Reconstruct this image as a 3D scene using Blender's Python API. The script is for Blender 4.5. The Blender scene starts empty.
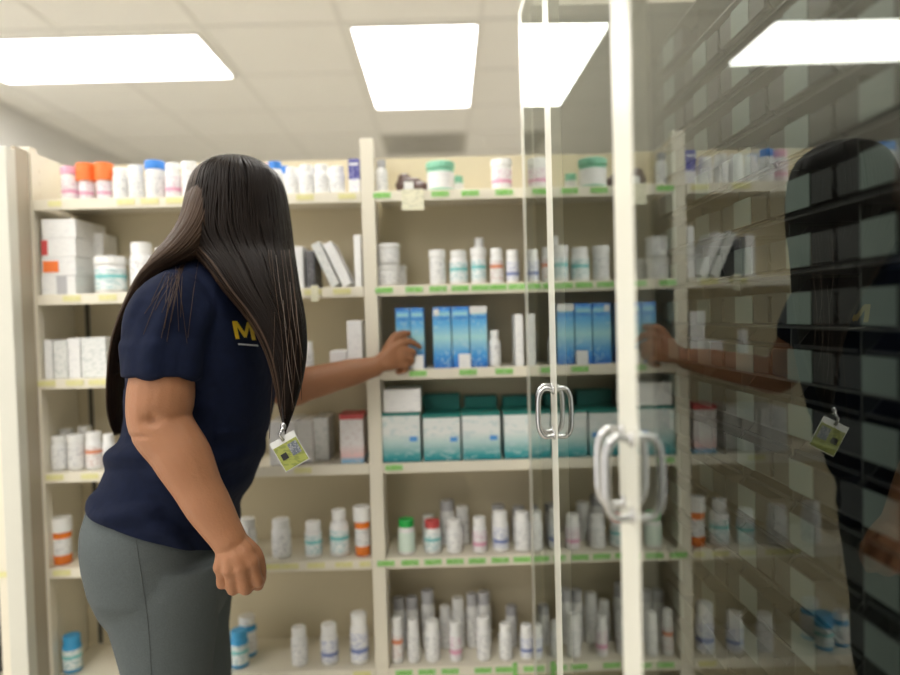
import bpy, bmesh, math, random
from mathutils import Vector, Matrix
from mathutils.bvhtree import BVHTree
random.seed(7)
R = math.radians
C = bpy.context.scene.collection
sc = bpy.context.scene

# ------------------------------------------------------------------ camera
CAM = Vector((0, 0, 1.31)); F = 700.0
rho = 0.027
r0 = Vector((math.cos(rho), 0, -math.sin(rho))); u0 = Vector((math.sin(rho), 0, math.cos(rho)))
fw = (Vector((0, 1, 0)) + 0.00714 * r0 - 0.0279 * u0).normalized()
rt = (r0 - r0.dot(fw) * fw).normalized(); up = rt.cross(fw).normalized()
cam_d = bpy.data.cameras.new('camera'); cam = bpy.data.objects.new('camera', cam_d); C.objects.link(cam)
m = Matrix((rt, up, -fw)).transposed().to_4x4(); m.translation = CAM; cam.matrix_world = m
cam_d.sensor_width = 36; cam_d.lens = F / 900 * 36; cam_d.clip_start = .02
cam_d.dof.use_dof = True; cam_d.dof.focus_distance = 1.33; cam_d.dof.aperture_fstop = 1.2
sc.camera = cam

def W(px, py, Y):
    """point of the room that the photograph shows at px, py when it stands Y metres ahead"""
    d = fw * F + rt * (px - 450) - up * (py - 337.5)
    return CAM + d * (Y / d.y)
def PX(px, Y, z):
    """x of a thing whose base height z is known"""
    y = 400.0
    for _ in range(5):
        p = W(px, y, Y); y += (p.z - z) * F / Y
    return W(px, y, Y).x

def vis(p):
    v = p - CAM; d = v.dot(fw); return (450 + v.dot(rt) / d * F, 337.5 - v.dot(up) / d * F)

# ------------------------------------------------------------------ materials
def mat(name, col, rough=.5, metal=0, emit=0, spec=.5, noise=0, nscale=20, bump=0, bscale=60, trans=0, emcol=None):
    M = bpy.data.materials.new(name); M.use_nodes = True
    nt = M.node_tree; b = nt.nodes['Principled BSDF']
    b.inputs['Base Color'].default_value = (*col, 1); b.inputs['Roughness'].default_value = rough
    b.inputs['Metallic'].default_value = metal; b.inputs['Specular IOR Level'].default_value = spec
    if trans: b.inputs['Transmission Weight'].default_value = trans
    if emit:
        b.inputs['Emission Color'].default_value = (*(emcol or col), 1); b.inputs['Emission Strength'].default_value = emit
    tc = nt.nodes.new('ShaderNodeTexCoord')
    if noise:
        n = nt.nodes.new('ShaderNodeTexNoise'); n.inputs['Scale'].default_value = nscale; n.inputs['Detail'].default_value = 3
        nt.links.new(tc.outputs['Object'], n.inputs['Vector'])
        mx = nt.nodes.new('ShaderNodeMix'); mx.data_type = 'RGBA'
        mx.inputs[6].default_value = (*[c * (1 - noise) for c in col], 1); mx.inputs[7].default_value = (*[min(1, c * (1 + noise)) for c in col], 1)
        nt.links.new(n.outputs['Fac'], mx.inputs[0]); nt.links.new(mx.outputs[2], b.inputs['Base Color'])
    if bump:
        n = nt.nodes.new('ShaderNodeTexNoise'); n.inputs['Scale'].default_value = bscale
        nt.links.new(tc.outputs['Object'], n.inputs['Vector'])
        bp = nt.nodes.new('ShaderNodeBump'); bp.inputs['Strength'].default_value = bump; bp.inputs['Distance'].default_value = .01
        nt.links.new(n.outputs['Fac'], bp.inputs['Height']); nt.links.new(bp.outputs['Normal'], b.inputs['Normal'])
    return M

def print_mat(name, base, ink, amount=.5, band=None, bandcol=(.1, .3, .6), bandz=(.0, .2), grad=None):
    """printed paper: rows of small marks too small to read, an optional coloured band or a vertical fade"""
    M = mat(name, base, .45); nt = M.node_tree; b = nt.nodes['Principled BSDF']
    tc = nt.nodes.new('ShaderNodeTexCoord'); sp = nt.nodes.new('ShaderNodeSeparateXYZ')
    nt.links.new(tc.outputs['Generated'], sp.inputs[0])
    mp = nt.nodes.new('ShaderNodeMapping'); mp.inputs['Scale'].default_value = (5, 5, 14)
    nt.links.new(tc.outputs['Generated'], mp.inputs['Vector'])
    oi = nt.nodes.new('ShaderNodeObjectInfo'); ad = nt.nodes.new('ShaderNodeVectorMath'); ad.operation = 'ADD'
    ml = nt.nodes.new('ShaderNodeVectorMath'); ml.operation = 'SCALE'; ml.inputs[3].default_value = 40
    cv = nt.nodes.new('ShaderNodeCombineXYZ')
    for k in range(3): nt.links.new(oi.outputs['Random'], cv.inputs[k])
    nt.links.new(cv.outputs[0], ml.inputs[0]); nt.links.new(mp.outputs[0], ad.inputs[0]); nt.links.new(ml.outputs[0], ad.inputs[1])
    n = nt.nodes.new('ShaderNodeTexNoise'); n.inputs['Scale'].default_value = 1.0; n.inputs['Detail'].default_value = 1
    nt.links.new(ad.outputs[0], n.inputs['Vector'])
    rp = nt.nodes.new('ShaderNodeValToRGB'); rp.color_ramp.elements[0].position = .58 - .2 * amount; rp.color_ramp.elements[1].position = .64 - .12 * amount
    nt.links.new(n.outputs['Fac'], rp.inputs[0])
    mx = nt.nodes.new('ShaderNodeMix'); mx.data_type = 'RGBA'; mx.inputs[6].default_value = (*base, 1); mx.inputs[7].default_value = (*ink, 1)
    sc_ = nt.nodes.new('ShaderNodeMath'); sc_.operation = 'MULTIPLY'; sc_.inputs[1].default_value = .5
    nt.links.new(rp.outputs[0], sc_.inputs[0]); nt.links.new(sc_.outputs[0], mx.inputs[0])
    out = mx.outputs[2]
    if grad:
        g = nt.nodes.new('ShaderNodeValToRGB'); e = g.color_ramp.elements
        e[0].position, e[0].color = grad[0][0], (*grad[0][1], 1); e[1].position, e[1].color = grad[-1][0], (*grad[-1][1], 1)
        for p_, c_ in grad[1:-1]:
            q = e.new(p_); q.color = (*c_, 1)
        nt.links.new(sp.outputs[2], g.inputs[0]); nt.links.new(g.outputs[0], mx.inputs[6])
    if band:
        a1 = nt.nodes.new('ShaderNodeMath'); a1.operation = 'GREATER_THAN'; a1.inputs[1].default_value = bandz[0]
        a2 = nt.nodes.new('ShaderNodeMath'); a2.operation = 'LESS_THAN'; a2.inputs[1].default_value = bandz[1]
        a3 = nt.nodes.new('ShaderNodeMath'); a3.operation = 'MULTIPLY'
        nt.links.new(sp.outputs[2], a1.inputs[0]); nt.links.new(sp.outputs[2], a2.inputs[0])
        nt.links.new(a1.outputs[0], a3.inputs[0]); nt.links.new(a2.outputs[0], a3.inputs[1])
        m2 = nt.nodes.new('ShaderNodeMix'); m2.data_type = 'RGBA'; m2.inputs[7].default_value = (*bandcol, 1)
        nt.links.new(a3.outputs[0], m2.inputs[0]); nt.links.new(out, m2.inputs[6]); out = m2.outputs[2]
    nt.links.new(out, b.inputs['Base Color'])
    return M

M_beige = mat('beige_enamel', (.74, .68, .54), .42, noise=.03, nscale=6)
M_lip = mat('beige_enamel_edge', (.80, .75, .62), .4, noise=.02)
M_back = mat('beige_panel', (.66, .585, .41), .55, noise=.04, nscale=4)
M_dark = mat('dark_joint', (.10, .09, .07), .8, noise=.1)  # dark strip colour for the joint in the back panel
M_yel = print_mat('yellow_tag_paper', (.74, .70, .30), (.8, .78, .6), .4)
M_grn = print_mat('green_tag_paper', (.20, .56, .09), (.75, .85, .62), .4)
M_wtag = print_mat('white_tag_paper', (.85, .83, .76), (.5, .5, .45), .3)
M_cream = print_mat('cream_note_paper', (.85, .82, .62), (.5, .5, .35), .35)
M_cap = mat('white_plastic', (.90, .90, .88), .35, noise=.02, bump=.1, bscale=300)
M_body = mat('white_bottle_plastic', (.86, .86, .85), .3, noise=.02)
M_lab = print_mat('label_grey_print', (.88, .88, .87), (.35, .36, .4), .35)
M_labpink = print_mat('label_pink_print', (.88, .85, .86), (.55, .25, .4), .5, True, (.75, .35, .5), (.2, .38))
M_labblue = print_mat('label_blue_print', (.86, .87, .9), (.2, .25, .5), .6, True, (.2, .25, .5), (.25, .42))
M_labteal = print_mat('label_teal_print', (.85, .9, .9), (.1, .4, .45), .5, True, (.2, .6, .6), (.55, .72))
M_labred = print_mat('label_red_print', (.88, .86, .85), (.5, .25, .2), .4, True, (.75, .28, .15), (.62, .8))
M_amber = mat('amber_plastic', (.85, .22, .03), .25, noise=.05, emit=.02)  # faint emission: the plastic glows a little, though it is no lamp
M_blue = mat('blue_plastic', (.05, .36, .68), .35, noise=.05)
M_bcap = mat('blue_cap_plastic', (.05, .25, .75), .35, noise=.05)
M_orange = mat('orange_cap_plastic', (.95, .22, .05), .4, noise=.05)
M_hair3 = mat('painted_glint_strand', (.12, .09, .07), .3, noise=.1)
M_green = mat('green_cap_plastic', (.02, .45, .08), .35, noise=.05)
M_redcap = mat('red_cap_plastic', (.6, .08, .08), .4, noise=.05)
M_pink = mat('pink_cap_plastic', (.85, .45, .6), .4, noise=.05)
M_gcap = mat('grey_cap_plastic', (.5, .5, .52), .4, noise=.05)
M_mint = mat('mint_plastic', (.25, .6, .42), .35, noise=.05)
M_brown = mat('dark_brown_foil', (.09, .05, .04), .35, noise=.3, bump=.5, bscale=40)
M_box = print_mat('white_carton', (.88, .88, .87), (.72, .72, .74), .1)
M_boxg = print_mat('grey_print_carton', (.80, .81, .79), (.5, .55, .53), .4)
M_boxpink = print_mat('pink_foot_carton', (.88, .85, .85), (.7, .6, .6), .1, grad=[(0, (.25, .5, .7)), (.08, (.3, .5, .7)), (.14, (.85, .55, .55)), (.4, (.86, .82, .82)), (1, (.86, .84, .84))])
M_darkbox = print_mat('dark_grey_carton', (.12, .12, .13), (.3, .3, .3), .4)
M_navybox = print_mat('navy_carton', (.08, .08, .3), (.5, .5, .8), .3, grad=[(0, (.85, .85, .85)), (.38, (.85, .85, .85)), (.42, (.07, .07, .3)), (1, (.07, .07, .3))])
M_bluebox = print_mat('blue_carton_print', (.1, .35, .75), (.5, .72, .8), .05, grad=[(0, (.02, .16, .6)), (.22, (.05, .32, .72)), (.5, (.4, .72, .75)), (.72, (.12, .45, .8)), (1, (.02, .2, .68))])
M_tealbox = print_mat('teal_foot_carton', (.84, .88, .87), (.5, .66, .68), .05, grad=[(0, (.01, .25, .3)), (.12, (.03, .33, .36)), (.42, (.55, .72, .7)), (.6, (.82, .85, .83)), (.94, (.80, .84, .82)), (.97, (.01, .25, .22)), (1, (.01, .25, .22))])
M_teallid = mat('teal_carton_lid', (.015, .22, .19), .5, noise=.1)
M_paleblue = mat('pale_blue_print', (.1, .35, .75), .5, noise=.05)
M_stile = mat('white_door_frame', (.64, .63, .55), .35, noise=.02)
M_chrome = mat('satin_chrome', (.50, .50, .50), .16, metal=1, noise=.02)
M_cab = mat('dark_cabinet_interior', (.05, .052, .045), .6, noise=.15, nscale=5)
M_bin = mat('charcoal_bin_plastic', (.016, .017, .016), .6, noise=.2)
M_binlab = mat('pale_bin_label', (.13, .16, .142), .5, noise=.06)
M_ceil = mat('ceiling_tile', (.93, .92, .88), .9, noise=.02, nscale=8, bump=.05, bscale=200)
M_tbar = mat('ceiling_grid_metal', (.84, .83, .79), .5, noise=.02)
M_wall = mat('wall_paint', (.84, .80, .68), .8, noise=.02, nscale=3)
M_wallg = mat('wall_paint_grey', (.70, .69, .66), .8, noise=.02, nscale=3)
M_floor = mat('vinyl_floor', (.74, .70, .62), .35, noise=.05, nscale=3)
M_diff = mat('light_diffuser', (1, 1, 1), .5, emit=11, emcol=(1, .975, .93), noise=.01)
M_vent = mat('vent_metal', (.50, .49, .44), .5, noise=.04)
M_vdark = mat('vent_slot', (.5, .49, .46), .7, noise=.05)
M_shirt = mat('navy_cotton', (.0045, .008, .025), .85, noise=.3, nscale=60, bump=.35, bscale=25, spec=.15)
M_legs = mat('charcoal_knit', (.085, .098, .10), .9, noise=.2, nscale=300, bump=.1, bscale=400, spec=.15)
M_seam = mat('legging_seam_thread', (.055, .063, .064), .9, noise=.1)
M_hair = mat('dark_brown_hair', (.0075, .0045, .0032), .42, spec=.10, noise=.4, nscale=30)
M_hair2 = mat('brown_hair_strand', (.050, .030, .019), .42, spec=.18, noise=.3, nscale=30)
M_shoe = mat('black_shoe', (.02, .02, .02), .5, noise=.1)
M_logo = mat('yellow_print', (.75, .50, .02), .6, noise=.05)
M_logow = mat('white_print', (.6, .6, .6), .6, noise=.05)
M_card = print_mat('lime_card_print', (.31, .34, .075), (.12, .16, .03), .45)
M_cardw = mat('white_card', (.75, .76, .75), .3, noise=.03)
M_photo = print_mat('card_photo', (.12, .14, .18), (.5, .5, .5), .3)
M_black = mat('black_plastic', (.01, .01, .012), .5, noise=.1)

def skin_mat():
    M = mat('skin', (.31, .14, .068), .5, noise=.10, nscale=14, bump=.12, bscale=180, spec=.35)
    b = M.node_tree.nodes['Principled BSDF']
    b.inputs['Subsurface Weight'].default_value = .12; b.inputs['Subsurface Radius'].default_value = (1, .35, .2); b.inputs['Subsurface Scale'].default_value = .008
    return M
M_skin = skin_mat()
def glass_mat():
    M = bpy.data.materials.new('clear_glass'); M.use_nodes = True; nt = M.node_tree; nt.nodes.clear()
    o = nt.nodes.new('ShaderNodeOutputMaterial'); t = nt.nodes.new('ShaderNodeBsdfTransparent'); t.inputs[0].default_value = (.86, .90, .87, 1)
    g = nt.nodes.new('ShaderNodeBsdfGlossy'); g.inputs['Roughness'].default_value = .0; g.inputs[0].default_value = (.93, .97, .93, 1)
    # reflectance of the two faces of one pane: 2F/(1+F)
    f = nt.nodes.new('ShaderNodeFresnel'); f.inputs[0].default_value = 1.55
    a = nt.nodes.new('ShaderNodeMath'); a.operation = 'MULTIPLY'; a.inputs[1].default_value = 2
    b = nt.nodes.new('ShaderNodeMath'); b.operation = 'ADD'; b.inputs[1].default_value = 1
    d = nt.nodes.new('ShaderNodeMath'); d.operation = 'DIVIDE'; mx = nt.nodes.new('ShaderNodeMixShader')
    nt.links.new(f.outputs[0], a.inputs[0]); nt.links.new(f.outputs[0], b.inputs[0]); nt.links.new(a.outputs[0], d.inputs[0]); nt.links.new(b.outputs[0], d.inputs[1])
    nt.links.new(d.outputs[0], mx.inputs[0]); nt.links.new(t.outputs[0], mx.inputs[1]); nt.links.new(g.outputs[0], mx.inputs[2]); nt.links.new(mx.outputs[0], o.inputs[0])
    return M
M_glass = glass_mat()

# ------------------------------------------------------------------ helpers
def link(name, bm, material, parent=None, loc=None, smooth=False, bevel=0):
    me = bpy.data.meshes.new(name); bmesh.ops.recalc_face_normals(bm, faces=bm.faces); bm.to_mesh(me); bm.free()
    if smooth:
        for p in me.polygons: p.use_smooth = True
    o = bpy.data.objects.new(name, me); C.objects.link(o)
    if material: me.materials.append(material)
    if parent: o.parent = parent
    if loc is not None: o.location = loc
    if bevel:
        b = o.modifiers.new('bevel', 'BEVEL'); b.width = bevel; b.segments = 2; b.limit_method = 'ANGLE'
    return o
def box(bm, x0, x1, y0, y1, z0, z1, M=None):
    v = [bm.verts.new(p if M is None else M @ Vector(p)) for p in ((x0, y0, z0), (x1, y0, z0), (x1, y1, z0), (x0, y1, z0), (x0, y0, z1), (x1, y0, z1), (x1, y1, z1), (x0, y1, z1))]
    for f in ((0, 1, 2, 3), (4, 5, 6, 7), (0, 1, 5, 4), (1, 2, 6, 5), (2, 3, 7, 6), (3, 0, 4, 7)): bm.faces.new([v[i] for i in f])
def lathe(bm, prof, n=24, c=(0, 0, 0), ridge=0):
    rings = []
    for r, z in prof:
        ring = []
        for k in range(n):
            a = 2 * math.pi * k / n; rr = r * (1 + (ridge if k % 2 else 0))
            ring.append(bm.verts.new((c[0] + rr * math.cos(a), c[1] + rr * math.sin(a), c[2] + z)))
        rings.append(ring)
    for a, b in zip(rings, rings[1:]):
        for k in range(n): bm.faces.new((a[k], a[(k + 1) % n], b[(k + 1) % n], b[k]))
    bm.faces.new(rings[0][::-1]); bm.faces.new(rings[-1])
def loft(bm, levels, n=40, power=2.0):
    """levels: (cx, cy, cz, hx, hy)"""
    rings = []
    for cx, cy, cz, hx, hy in levels:
        ring = []
        for k in range(n):
            a = 2 * math.pi * k / n; c, s = math.cos(a), math.sin(a)
            ring.append(bm.verts.new((cx + hx * math.copysign(abs(c) ** (2 / power), c), cy + hy * math.copysign(abs(s) ** (2 / power), s), cz)))
        rings.append(ring)
    for a, b in zip(rings, rings[1:]):
        for k in range(n): bm.faces.new((a[k], a[(k + 1) % n], b[(k + 1) % n], b[k]))
    bm.faces.new(rings[0][::-1]); bm.faces.new(rings[-1])
def tube(bm, pts, rad, n=8, flat=1.0):
    """tube along pts with radii rad"""
    rings = []; pts = [Vector(p) for p in pts]
    prev = None
    for i, p in enumerate(pts):
        t = (pts[min(i + 1, len(pts) - 1)] - pts[max(i - 1, 0)]).normalized()
        ref = Vector((0, 0, 1)) if abs(t.z) < .9 else Vector((1, 0, 0))
        if prev is None: a = t.cross(ref).normalized()
        else: a = (prev - prev.dot(t) * t).normalized()
        prev = a; b = t.cross(a)
        r = rad[i] if isinstance(rad, (list, tuple)) else rad
        rings.append([bm.verts.new(p + a * r * math.cos(2 * math.pi * k / n) + b * r * flat * math.sin(2 * math.pi * k / n)) for k in range(n)])
    for a, b in zip(rings, rings[1:]):
        for k in range(n): bm.faces.new((a[k], a[(k + 1) % n], b[(k + 1) % n], b[k]))
    bm.faces.new(rings[0][::-1]); bm.faces.new(rings[-1])
def ball(bm, c, r, rot=None, seg=20):
    r = r if isinstance(r, (list, tuple)) else (r, r, r)
    M = Matrix.Translation(c) @ (rot or Matrix()) @ Matrix.Diagonal((*r, 1))
    bmesh.ops.create_uvsphere(bm, u_segments=seg, v_segments=seg // 2 + 2, radius=1, matrix=M)
def limb(bm, pts, rads):
    """tapered limb with rounded joints, subdivided smoothly"""
    P, Q = smooth_path(pts, rads)
    for i in range(len(P) - 1): pass
    tube(bm, P, Q, 20); ball(bm, P[0], Q[0]); ball(bm, P[-1], Q[-1])
def smooth_path(pts, rads, k=6):
    pts = [Vector(p) for p in pts]; P = []; Q = []
    for i in range(len(pts) - 1):
        p0 = pts[max(i - 1, 0)]; p1 = pts[i]; p2 = pts[i + 1]; p3 = pts[min(i + 2, len(pts) - 1)]
        for j in range(k):
            t = j / k
            P.append(.5 * ((2 * p1) + (p2 - p0) * t + (2 * p0 - 5 * p1 + 4 * p2 - p3) * t * t + (3 * p1 - p0 - 3 * p2 + p3) * t ** 3))
            s = t * t * (3 - 2 * t); Q.append(rads[i] * (1 - s) + rads[i + 1] * s)
    P.append(pts[-1]); Q.append(rads[-1]); return P, Q
def fuse(name, bm, material, voxel, parent=None, smooth=4, factor=.5):
    """merge overlapping closed pieces into one continuous skin"""
    me = bpy.data.meshes.new(name + '_raw'); bmesh.ops.recalc_face_normals(bm, faces=bm.faces); bm.to_mesh(me); bm.free()
    t = bpy.data.objects.new(name + '_raw', me); C.objects.link(t)
    r = t.modifiers.new('r', 'REMESH'); r.mode = 'VOXEL'; r.voxel_size = voxel; r.use_smooth_shade = True
    s = t.modifiers.new('s', 'SMOOTH'); s.iterations = smooth; s.factor = factor
    dg = bpy.context.evaluated_depsgraph_get(); dg.update()
    new = bpy.data.meshes.new_from_object(t.evaluated_get(dg)); new.name = name
    bpy.data.objects.remove(t); bpy.data.meshes.remove(me)
    new.materials.clear(); new.materials.append(material)
    for p in new.polygons: p.use_smooth = True
    o = bpy.data.objects.new(name, new); C.objects.link(o)
    if parent: o.parent = parent
    return o
def tag(o, label, cat, group=None, kind=None):
    o['label'] = label; o['category'] = cat
    if group: o['group'] = group
    if kind: o['kind'] = kind
    return o
def thing(name, loc=(0, 0, 0), label='', cat='', group=None, rz=0):
    o = bpy.data.objects.new(name, None); C.objects.link(o); o.empty_display_size = .05
    o.location = loc; o.rotation_euler = (0, 0, rz); tag(o, label, cat, group); return o
def struct(name, bm, material, **k):
    o = link(name, bm, material, **k); o['kind'] = 'structure'; return o
def dup(root, loc, rz=0, scale=(1, 1, 1)):
    r = root.copy(); C.objects.link(r); r.location = loc; r.rotation_euler = (0, 0, rz); r.scale = scale
    for ch in root.children:
        c = ch.copy(); C.objects.link(c); c.parent = r
        for g in ch.children:
            d = g.copy(); C.objects.link(d); d.parent = c
    return r

# ------------------------------------------------------------------ room
ZC = 2.60; YF = 7.35; XL = -2.47; XR = 3.2; YB = -2.6
b = bmesh.new(); box(b, XL - .1, XR + .1, YB, YF + .1, -.1, 0); struct('floor', b, M_floor)
b = bmesh.new(); box(b, XL - .1, XR + .1, YB, YF + .1, ZC, ZC + .08); struct('ceiling', b, M_ceil)
b = bmesh.new(); box(b, XL - .1, XR + .1, YF, YF + .1, 0, ZC); struct('wall_back', b, M_wall)
b = bmesh.new(); box(b, XL - .1, XL, 1.6, YF, 0, ZC); struct('wall_left', b, M_wallg)
b = bmesh.new(); box(b, XL, XR, YF - .012, YF, 0, .1); struct('baseboard_back', b, M_tbar)
gx = [-.42 + .61 * k for k in range(-3, 5)]; gy = [3.07 + .61 * k for k in range(-9, 8)]
b = bmesh.new()
for x in gx: box(b, x - .011, x + .011, YB, YF, ZC - .004, ZC)
for y in gy: box(b, XL, XR, y - .011, y + .011, ZC - .0045, ZC)
struct('trim_1', b, M_tbar)

def ceiling_light(x0, x1, y0, y1, label):
    t = thing('ceiling_light', ((x0 + x1) / 2, (y0 + y1) / 2, ZC - .012), label, 'ceiling light', 'recessed ceiling lights')
    w, h = (x1 - x0) / 2, (y1 - y0) / 2; b = bmesh.new(); e = .012
    for a in ((-w, w, -h, -h + e), (-w, w, h - e, h), (-w, -w + e, -h + e, h - e), (w - e, w, -h + e, h - e)): box(b, *a, 0, .011)
    link('frame', b, M_tbar, t)
    b = bmesh.new(); box(b, -w + e, w - e, -h + e, h - e, .002, .010); link('diffuser', b, M_diff, t)
ceiling_light(-.385, .185, 3.10, 4.28, 'square-looking white ceiling light panel above the right shelving bay')
ceiling_light(-2.24, -1.06, 3.14, 3.69, 'wide white ceiling light panel at the far left of the ceiling')
ceiling_light(-.41, .18, .65, 1.24, 'added unseen white ceiling light panel over the woman, above the top of the picture')  # unseen panels from here on, added to light shelf fronts and woman
ceiling_light(-2.24, -1.04, .65, 1.24, 'added unseen wide white ceiling light panel on the left, above the top of the picture')
ceiling_light(-1.63, -.43, -1.17, -.58, 'added unseen wide white ceiling light panel behind the photographer')
ceiling_light(-.41, .18, 1.86, 2.46, 'added unseen white ceiling light panel over the front of the right shelving bay')  # unseen panels added over the shelves so bounced light brightens the ceiling
ceiling_light(-2.24, -1.64, 1.86, 2.46, 'added unseen white ceiling light panel over the left end of the shelves')
ceiling_light(1.42, 2.63, 3.08, 3.67, 'added unseen wide white ceiling light panel beyond the cabinet')  # unseen panel added on the right as one more light source
t = thing('ceiling_vent', (-.115, 5.205, ZC - .014), 'grey square air vent in the ceiling beyond the shelves', 'vent')
b = bmesh.new()
for a in ((-.3, .3, -.3, -.24), (-.3, .3, .24, .3), (-.3, -.24, -.24, .24), (.24, .3, -.24, .24)): box(b, *a, 0, .012)
link('frame', b, M_vent, t)
for k in range(4):
    q = .2 - k * .055; b = bmesh.new()
    for a in ((-q, q, -q, -q + .02), (-q, q, q - .02, q), (-q, -q + .02, -q + .02, q - .02), (q - .02, q, -q + .02, q - .02)): box(b, *a, -.004, .008)
    link('louvre', b, M_vent, t)
b = bmesh.new(); box(b, -.24, .24, -.24, .24, .010, .013); link('backing', b, M_vdark, t)

# ------------------------------------------------------------------ shelving
Y0, Y1 = 1.90, 2.10
SZ = [1.653, 1.399, 1.172, .918, .657, .354]       # top faces of the shelves
UX = [W(34, 337, Y0).x, W(372.5, 337, Y0).x, W(372.5, 337, Y0).x + .914]
def tags(sh, lst, material, z, hgt=.014):
    for c in lst:
        c, w = c if isinstance(c, tuple) else (c, 19)
        x = PX(c, Y0 - .01, z); w = w / 368 / 2.2; b = bmesh.new()
        box(b, x - w, x + w, Y0 - .0135, Y0 - .0115, z - .017, z - .017 + hgt); link('price_tag', b, material, sh)
def upright(x, parent):
    b = bmesh.new(); box(b, x - .018, x + .018, Y0 - .01, Y0 + .02, .0, 1.797); box(b, x - .004, x + .004, Y0 + .02, Y1 + .02, 0, 1.79)
    for k in range(50):
        z = .12 + k * .033
        for s in (-1, 1): box(b, x + s * .004, x + s * .0055, Y0 + .05, Y0 + .056, z, z + .012)
    return link('upright', b, M_lip, parent, bevel=.002)
def bay(x0, x1, label, tagrows, tm, seam=None, left=True):
    t = thing('shelving_unit', (0, 0, 0), label, 'shelving', 'beige metal shelving bays')
    if left: upright(x0, t)
    upright(x1, t)
    b = bmesh.new(); box(b, x0 + .006, x1 - .006, Y1 + .002, Y1 + .018, .05, 1.79); link('back_panel', b, M_back, t)
    if seam:
        b = bmesh.new(); box(b, seam - .006, seam + .006, Y1 - .001, Y1 + .002, .05, 1.62); link('panel_gap', b, M_dark, t)
    for k, z in enumerate(SZ + [.10]):
        b = bmesh.new(); xa, xb = x0 + .019, x1 - .019
        box(b, xa, xb, Y0, Y1 + .001, z - .008, z); box(b, xa, xb, Y0 - .011, Y0, z - .026, z + .002)
        sh = link('shelf', b, M_lip, t, bevel=.0015)
        if k < 6: tags(sh, tagrows[k], tm, z)
    return t
L_tags = [[(55, 14), 126, 150, 175, 240, 305, 347], [72, 108, 313, 342], [47, 75, 98, 345], [55, 90, 303], [62, 272, 290, 316, 344, (365, 12)], [362]]
R_tags = [[382, 440, 470, 504, 532], [384, 414, 438, 460, 480, 498, 517, 536], [418, 468, 504, 536], [394], [386, 410, 433, 455, 477, 500, 522], [404, 427, 450, 483, 504, 532]]
bay(UX[0], UX[1], 'beige metal shelving bay with yellow shelf tags behind the woman', L_tags, M_yel, seam=W(92, 430, Y1).x)
bay(UX[1], UX[2], 'beige metal shelving bay with green shelf tags next to the glass doors', R_tags, M_grn, left=False)
# neighbouring bay at the left edge
x = UX[0] - .914
bay(x, UX[0] - .10, 'beige metal shelving bay cut off by the left edge of the picture', [[], [], [], [], [(2, 16)], []], M_yel, left=False)
b = bmesh.new(); xa = W(14, 337, 1.79).x
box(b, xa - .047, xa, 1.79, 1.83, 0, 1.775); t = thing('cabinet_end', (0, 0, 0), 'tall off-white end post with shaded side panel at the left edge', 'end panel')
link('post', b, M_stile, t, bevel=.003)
b = bmesh.new(); box(b, xa - .012, xa - .002, 1.83, 1.886, 0, 1.785); link('side_panel', b, mat('shaded_panel', (.42, .37, .28), .6, noise=.05), t)  # shade on this panel is put into its darker colour

# paper note hanging from the right bay's top shelf, shelf talker at the bottom
b = bmesh.new(); xc = PX(413, Y0 - .015, 1.6); box(b, xc - .030, xc + .030, Y0 - .0165, Y0 - .0145, SZ[0] - .052, SZ[0] + .004)
tag(link('paper_note', b, M_cream), 'cream paper note hanging over the edge of the top shelf', 'note')
b = bmesh.new(); xc = PX(515, Y0 - .015, .35); box(b, xc - .006, xc + .006, Y0 - .0165, Y0 - .0145, SZ[5] - .05, SZ[5] + .01)
tag(link('shelf_marker', b, M_grn), 'narrow green marker strip on the edge of the bottom shelf', 'marker')
b = bmesh.new(); xc = PX(315, Y0 - .015, 1.37); box(b, xc - .010, xc + .010, Y0 - .0165, Y0 - .0145, SZ[1] - .035, SZ[1] + .008)
tag(link('shelf_marker', b, M_cream), 'small cream marker hanging from the second shelf beside the hair', 'marker')

# ------------------------------------------------------------------ stock on the shelves
def bottle_proto(kind):
    """unit: 1 high, radius .5 of unit width"""
    t = bpy.data.objects.new({'tub': 'plastic_tub', 'wide': 'plastic_tub'}.get(kind, 'pill_bottle'), None); C.objects.link(t)
    if kind == 'tub': body = [(.44, 0), (.5, .03), (.5, .72), (.46, .76), (.46, .80)]; cap = [(.5, .78), (.52, .80), (.52, .97), (.49, 1)]; lab = [(.508, .12), (.508, .66)]
    elif kind == 'wide': body = [(.40, 0), (.44, .03), (.44, .54), (.42, .56)]; cap = [(.54, .54), (.56, .56), (.56, .98), (.53, 1)]; lab = [(.447, .08), (.447, .50)]
    elif kind == 'tall': body = [(.42, 0), (.5, .02), (.5, .62), (.44, .72), (.3, .77), (.28, .82)]; cap = [(.34, .79), (.36, .80), (.36, .98), (.33, 1)]; lab = [(.508, .10), (.508, .58)]
    elif kind == 'vial': body = [(.40, 0), (.44, .02), (.44, .70), (.42, .72)]; cap = [(.49, .70), (.5, .71), (.5, .98), (.46, 1)]; lab = [(.447, .20), (.447, .56)]
    else: body = [(.45, 0), (.5, .025), (.5, .68), (.46, .75), (.37, .79), (.36, .82)]; cap = [(.42, .78), (.44, .79), (.44, .98), (.41, 1)]; lab = [(.508, .10), (.508, .64)]
    b = bmesh.new(); lathe(b, body, 24); link('body', b, None, t, smooth=True)
    b = bmesh.new(); lathe(b, cap, 36, ridge=.025); link('cap', b, None, t)
    b = bmesh.new(); lathe(b, [(lab[0][0], lab[0][1]), (lab[1][0], lab[1][1])], 24); link('paper_label', b, None, t, smooth=False)
    return t
protos = {}
def get_proto(kind, mb, mc, ml):
    k = (kind, mb.name, mc.name, ml.name)
    if k not in protos:
        t = bottle_proto(kind)
        for c, mm in zip(t.children, (mb, mc, ml)):
            c.data.materials.clear(); c.data.materials.append(mm)
        protos[k] = [t, False]
    return protos[k]
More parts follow.
